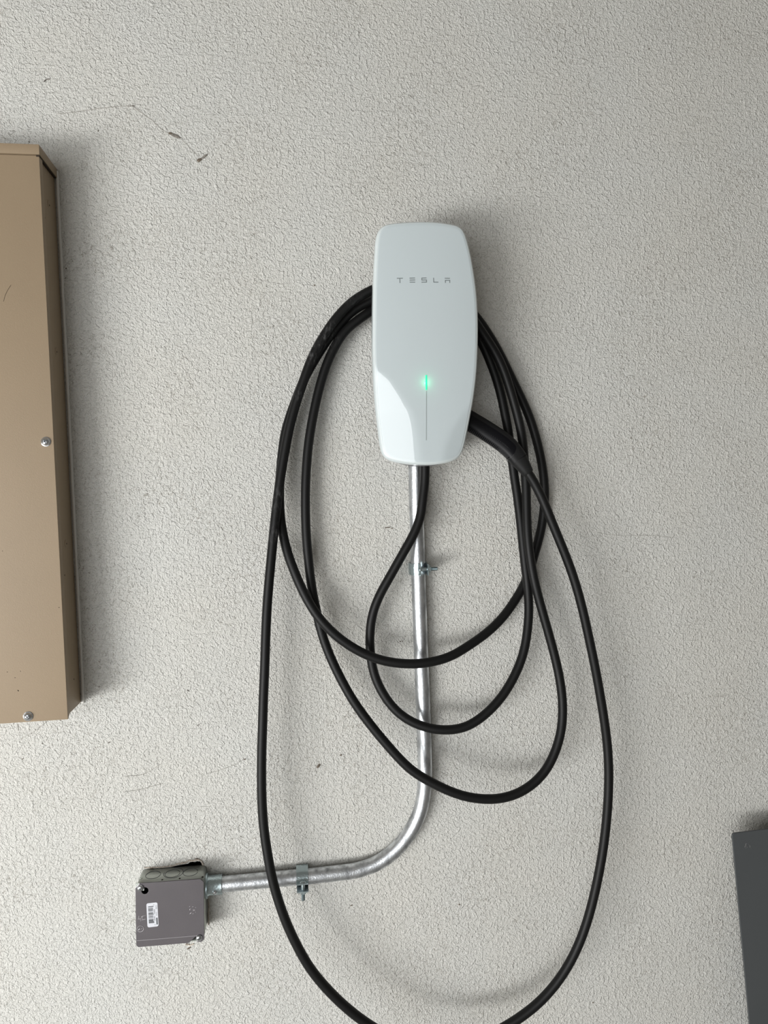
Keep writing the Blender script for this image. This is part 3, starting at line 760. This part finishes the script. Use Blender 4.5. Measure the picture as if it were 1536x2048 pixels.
letters = [[((150, 183), (282, 181)), ((215, 183), (218, 285))],
           [((428, 180), (548, 176)), ((430, 223), (552, 219)), ((432, 267), (552, 267))],
           [((690, 178), (800, 174)), ((697, 178), (698, 226)), ((692, 222), (806, 218)), ((800, 218), (801, 268)), ((690, 268), (808, 266))],
           [((955, 172), (960, 270)), ((953, 267), (1062, 267))],
           [((1200, 182), (1314, 184)), ((1206, 228), (1320, 228)), ((1214, 226), (1216, 283)), ((1310, 226), (1311, 283))]]
word = bmesh.new()
for i, lt in enumerate(letters):
    for s in lt: stroke(word, (T(*s[0]), T(*s[1])), 0.00118)
bmesh.ops.recalc_face_normals(word, faces=word.faces)
obj('wordmark', word, M['mark'], fp, wc_o)
def slot(name, pa, pb, w, h, m, parent):
    n_ = 8; b2 = bmesh.new(); pts = []
    for k in range(n_+1):
        t = k/n_; pts.append(on_face(pa[0]+(pb[0]-pa[0])*t, pa[1]+(pb[1]-pa[1])*t, 0))
    tube(b2, pts, w/2, 10)
    return obj(name, b2, m, parent, wc_o, smooth=60)
slot('light_slot', (852.6, 782), (852.4, 880.5), 0.0011, 0, M['led_off'], fp)
gl = bpy.data.lights.new('status_glow_helper', 'POINT'); gl.energy = 0.0022; gl.color = (0.10, 1.0, 0.45); gl.shadow_soft_size = 0.0012  # added lamp, floating unseen off the glass, makes the strip's green halo
glo = bpy.data.objects.new('status_glow_helper', gl); C.objects.link(glo); glo.location = on_face(852.5, 765, 0.0075)
slot('status_light', (852.4, 750.5), (852.6, 780), 0.0024, 0, M['led'], fp)

# ------------------------------------------------------------------ charging cable with its handle
L2s = [(850.5, 918, 38), (850, 940, 38), (849, 970, 38), (845, 1000, 39), (841, 1034, 40), (828, 1067.7, 41), (804.7, 1109, 40), (781.3, 1151, 37), (757.8, 1192.7, 34), (744.8, 1229, 31), (739.6, 1268, 29), (740.9, 1307, 28), (747.4, 1346, 29), (763, 1382.8, 33), (789, 1419, 39), (822.9, 1444, 45), (864.6, 1458, 50), (900, 1460, 52), (934.9, 1453, 52), (972.5, 1427.6, 50), (1004.7, 1392.7, 46), (1028.9, 1352.4, 41), (1046.3, 1309.5, 37), (1054.4, 1266.5, 34), (1058, 1221, 31), (1055.7, 1175, 29), (1050.4, 1132, 28), (1045, 1083, 27), (1040, 1034, 26), (1033, 981, 25), (1026, 937, 24), (1017, 864, 24), (1010, 828.5, 24), (1001.5, 787.5, 24), (991, 752, 25), (978, 717, 26), (957.6, 673, 28),
       (925, 625, 30), (890, 594, 31), (845, 578, 31), (795, 583, 29), (765, 592, 27), (742, 602, 26)]
L1 = [(708, 619, 25), (678, 649, 24), (653, 682, 23), (631, 717, 22), (610, 754, 21), (591, 802, 20), (572, 857, 20), (565, 901.5, 20), (561, 945, 21), (559, 977.5, 22), (559.5, 1018.5, 25), (563.5, 1056, 28), (574.2, 1104, 34), (589.8, 1145.8, 39), (609.4, 1190, 44), (638, 1237, 48), (677, 1276, 51), (721.4, 1304.7, 53), (765.6, 1321.6, 55), (812.5, 1328, 56), (856.8, 1325.5, 55), (900, 1313.8, 52), (934.9, 1293, 45), (975, 1265, 36), (1007.4, 1233, 27), (1034.3, 1194, 17), (1053, 1160, 12.5), (1072, 1098, 11), (1083, 1057, 11), (1089, 1010, 12), (1089.4, 975, 12), (1084, 928, 12), (1072, 875, 12), (1057, 828.5, 12), (1037, 785, 12), (1017, 743.6, 12), (998.6, 705.5, 12), (978, 670, 12), (956, 638, 12),
      (925, 603, 12), (880, 573, 12), (840, 570, 12), (795, 590, 15), (765, 606, 20), (742, 622, 25)]
L3 = [(719, 638, 26), (691, 660, 26), (669.5, 693, 26), (653, 729, 26), (639.5, 772, 25), (627, 827, 25), (617.6, 882, 25), (612.7, 936.5, 25), (610.7, 991, 25), (612, 1065, 25), (616.7, 1117, 25), (622.4, 1169, 25), (631.5, 1216, 26), (643, 1265.6, 28), (658.9, 1310, 31), (679.7, 1354, 35), (705.7, 1401, 41), (739.6, 1448, 47), (777, 1493, 53), (815.8, 1534.8, 59), (847.9, 1557, 63), (900, 1583, 68), (940.3, 1595.4, 70), (988.6, 1598.7, 71), (1028.9, 1590, 70), (1063.8, 1570, 68), (1092, 1540.4, 65), (1110.8, 1502.8, 62), (1122.3, 1462.5, 59), (1125.6, 1422, 56), (1122.9, 1379, 53), (1113.5, 1328, 50), (1098.7, 1272, 48), (1082.6, 1215.5, 46), (1067.8, 1159, 45), (1060, 1113, 44), (1055, 1069, 43), (1053, 1016, 41), (1052, 966, 40), (1048, 911, 38), (1045, 881, 37), (1039.6, 849, 37), (1028, 805, 38), (1015.6, 764, 40), (1001.5, 726, 42), (984, 694, 44), (958, 656, 46),
      (925, 607, 47), (885, 570, 48), (845, 556, 48), (795, 561, 47), (765, 571, 46), (742, 581, 45)]
L4 = [(708, 600, 44), (675, 633, 43), (648, 671, 42), (624, 715, 41), (608, 759, 40), (593, 802.5, 39), (579, 854, 39), (570, 901, 39), (561.5, 950, 40), (555, 999, 42), (548.5, 1055, 44), (541.7, 1125, 45), (536.5, 1182, 46), (533, 1234, 47), (531, 1286.5, 48), (529.4, 1338.5, 49), (527, 1390.6, 50), (525.5, 1442.7, 51), (523.5, 1500, 52), (523, 1553.5, 53), (524, 1607, 54), (528, 1660.6, 55), (535.3, 1708.7, 57), (543.4, 1754, 58), (556.2, 1799.7, 60), (572.3, 1845, 62), (592.3, 1888, 64), (617.7, 1933.5, 66), (649.9, 1973.6, 68), (687.3, 2011, 70), (732, 2046, 72), (780, 2074, 73), (830, 2090, 74), (882, 2094, 74), (935, 2086, 74), (980, 2070, 74), (1020.5, 2048, 74), (1064.6, 2017, 73), (1099.4, 1983, 72), (1131.5, 1940, 71), (1158.3, 1888, 70), (1177, 1834.5, 69), (1191.8, 1775.6, 68), (1203.8, 1714, 67), (1211.8, 1655, 66), (1216.6, 1593.7, 66), (1217.7, 1540, 66), (1214, 1481, 66), (1204.8, 1417, 66), (1192.7, 1347, 66), (1179.3, 1282.6, 66), (1164.5, 1215.5, 66), (1147, 1153.7, 66), (1126.9, 1100, 66), (1104, 1045, 65), (1086.5, 1001, 65), (1069, 966, 64), (1056.5, 946.5, 63.5), (1045, 929, 62)]
allp = L2s+L1+L3+L4
cp = smooth_pts(catmull([P(u, v, d/1000) for u, v, d in allp], 6), 10)
ko = Vector((P(880, 2094, .074).x, -.074, min(p.z for p in cp)-.0073))
cable = thing('charging_cable', 'long black charging cable looped over the white charger, its handle tucked behind', 'cable', ko)
bm = bmesh.new(); tube(bm, cp, 0.0072, 24)
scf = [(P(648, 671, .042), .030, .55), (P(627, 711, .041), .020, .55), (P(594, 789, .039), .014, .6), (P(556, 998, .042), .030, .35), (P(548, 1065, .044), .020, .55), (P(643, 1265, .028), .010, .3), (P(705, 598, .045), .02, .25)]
obj('cord', bm, cable_material(scf, ko), cable, ko, smooth=60)
# handle: a loft of rounded sections
def loft(secs, n=36, e=2.6, cap=True):
    """secs: (centre, half width in wall plane, half thickness)"""
    b2 = bmesh.new(); vr = []
    for i, (c, a, b) in enumerate(secs):
        p0 = secs[max(0, i-1)][0]; p1 = secs[min(len(secs)-1, i+1)][0]; t = (p1-p0).normalized()
        side = Vector((0, -1, 0)).cross(t).normalized(); out = t.cross(side).normalized()
        ring = []
        for k in range(n):
            th = 2*math.pi*k/n; c_, s_ = math.cos(th), math.sin(th)
            ring.append(b2.verts.new(c + side*a*math.copysign(abs(c_)**(2/e), c_) + out*b*math.copysign(abs(s_)**(2/e), s_)))
        vr.append(ring)
    for a, b in zip(vr, vr[1:]):
        for k in range(n): b2.faces.new((a[k], a[(k+1) % n], b[(k+1) % n], b[k]))
    if cap: b2.faces.new(vr[0][::-1]); b2.faces.new(vr[-1])
    bmesh.ops.recalc_face_normals(b2, faces=b2.faces); return b2
hp = [(893, 812, 30, 14.5, 12), (915, 827, 34, 15.2, 12), (940, 842, 39, 15.6, 12.2), (973.8, 862.5, 46, 15.6, 12.2), (1006.7, 885, 52.5, 15.8, 12), (1020, 897, 55.5, 15.2, 11.8), (1030, 908.5, 58, 14.5, 11.5), (1038.2, 919.5, 60, 13.9, 11)]
hs = []
cc_ = catmull([P(u, v, d/1000) for u, v, d, a, b in hp], 6)
for i, c in enumerate(cc_):
    t = i/6; k = min(int(t), len(hp)-2); f = t-k
    hs.append((c, (hp[k][3]*(1-f)+hp[k+1][3]*f)/1000, (hp[k][4]*(1-f)+hp[k+1][4]*f)/1000))
handle = obj('connector_handle', loft(hs), M['handle'], cable, ko, smooth=40)
bp_ = [(1038.2, 919.5, 60, 13.7, 10.8), (1039.5, 921.5, 60.3, 13.4, 10.6), (1046, 931, 61.6, 11.6, 10), (1052, 940, 62.8, 10.0, 9.4), (1055.5, 945.5, 63.4, 9.1, 8.8), (1056.6, 947.2, 63.6, 8.2, 8.0)]
boot = obj('strain_relief', loft([(P(u, v, d/1000), a/1000, b/1000) for u, v, d, a, b in bp_], e=2.3), M['boot'], handle, ko, smooth=40)
# darker glossy grip inlay with fine ribs on the front and the lower side
def along(t):
    k = min(int(t*(len(hs)-1)), len(hs)-2); f = t*(len(hs)-1)-k
    c = hs[k][0].lerp(hs[k+1][0], f); a = hs[k][1]*(1-f)+hs[k+1][1]*f; b = hs[k][2]*(1-f)+hs[k+1][2]*f
    tt = (hs[k+1][0]-hs[k][0]).normalized(); side = Vector((0, -1, 0)).cross(tt).normalized(); out = tt.cross(side).normalized()
    if out.y > 0: out = -out
    if side.z < 0: side = -side
    return c, a, b, side, out
def hsurf(t, s, lift=0.0):
    """s: -1 lower edge .. 1 upper edge on the front of the handle"""
    c, a, b, side, out = along(t); e = 2.6
    q = (1-abs(s)**e)**(1/e); return c+side*(a*s*(1+lift/a))+out*(b*q+lift)
b2 = bmesh.new(); NU, NV = 40, 14; g = []
for i in range(NU+1):
    t = 0.02+0.83*i/NU; endk = max(0.0, (i/NU-0.86)/0.14); hi = 0.40 - 0.75*endk**2.5; g.append([])
    for j in range(NV+1):
        s = -0.985+(hi+0.985)*j/NV; g[-1].append(b2.verts.new(hsurf(t+0.02*math.sin(math.pi*j/NV), s, 0.00035)))
for i in range(NU):
    for j in range(NV): b2.faces.new((g[i][j], g[i+1][j], g[i+1][j+1], g[i][j+1]))
bmesh.ops.recalc_face_normals(b2, faces=b2.faces)
grip = obj('grip_inlay', b2, M['handle_dark'], handle, ko, smooth=60)
b2 = bmesh.new()
for i in range(44):
    t = 0.24+0.58*i/43
    tube(b2, [hsurf(t, s, 0.0004) for s in (-0.99, -0.93, -0.85, -0.74)], 0.00030, 5)
for i in range(20):
    t = 0.44+0.30*i/19; w = 0.06*math.sin(math.pi*(i+.5)/20)
    tube(b2, [hsurf(t, -0.28-w, 0.00045), hsurf(t, -0.28+w, 0.00045)], 0.00022, 5)
obj('grip_ribs', b2, M['rib_and_highlight'], handle, ko, smooth=60)
b2 = bmesh.new(); tube(b2, [v+Vector((0, 0, 0)) for v in [hsurf(0.02+0.83+0.02*math.sin(math.pi*j/NV), -0.985+((-0.35)+0.985)*j/NV, 0.0003) for j in range(NV+1)]], 0.00035, 6)  # pale line, a painted highlight along the end of the inlay
obj('inlay_edge_highlight', b2, M['rib_and_highlight'], handle, ko, smooth=60)
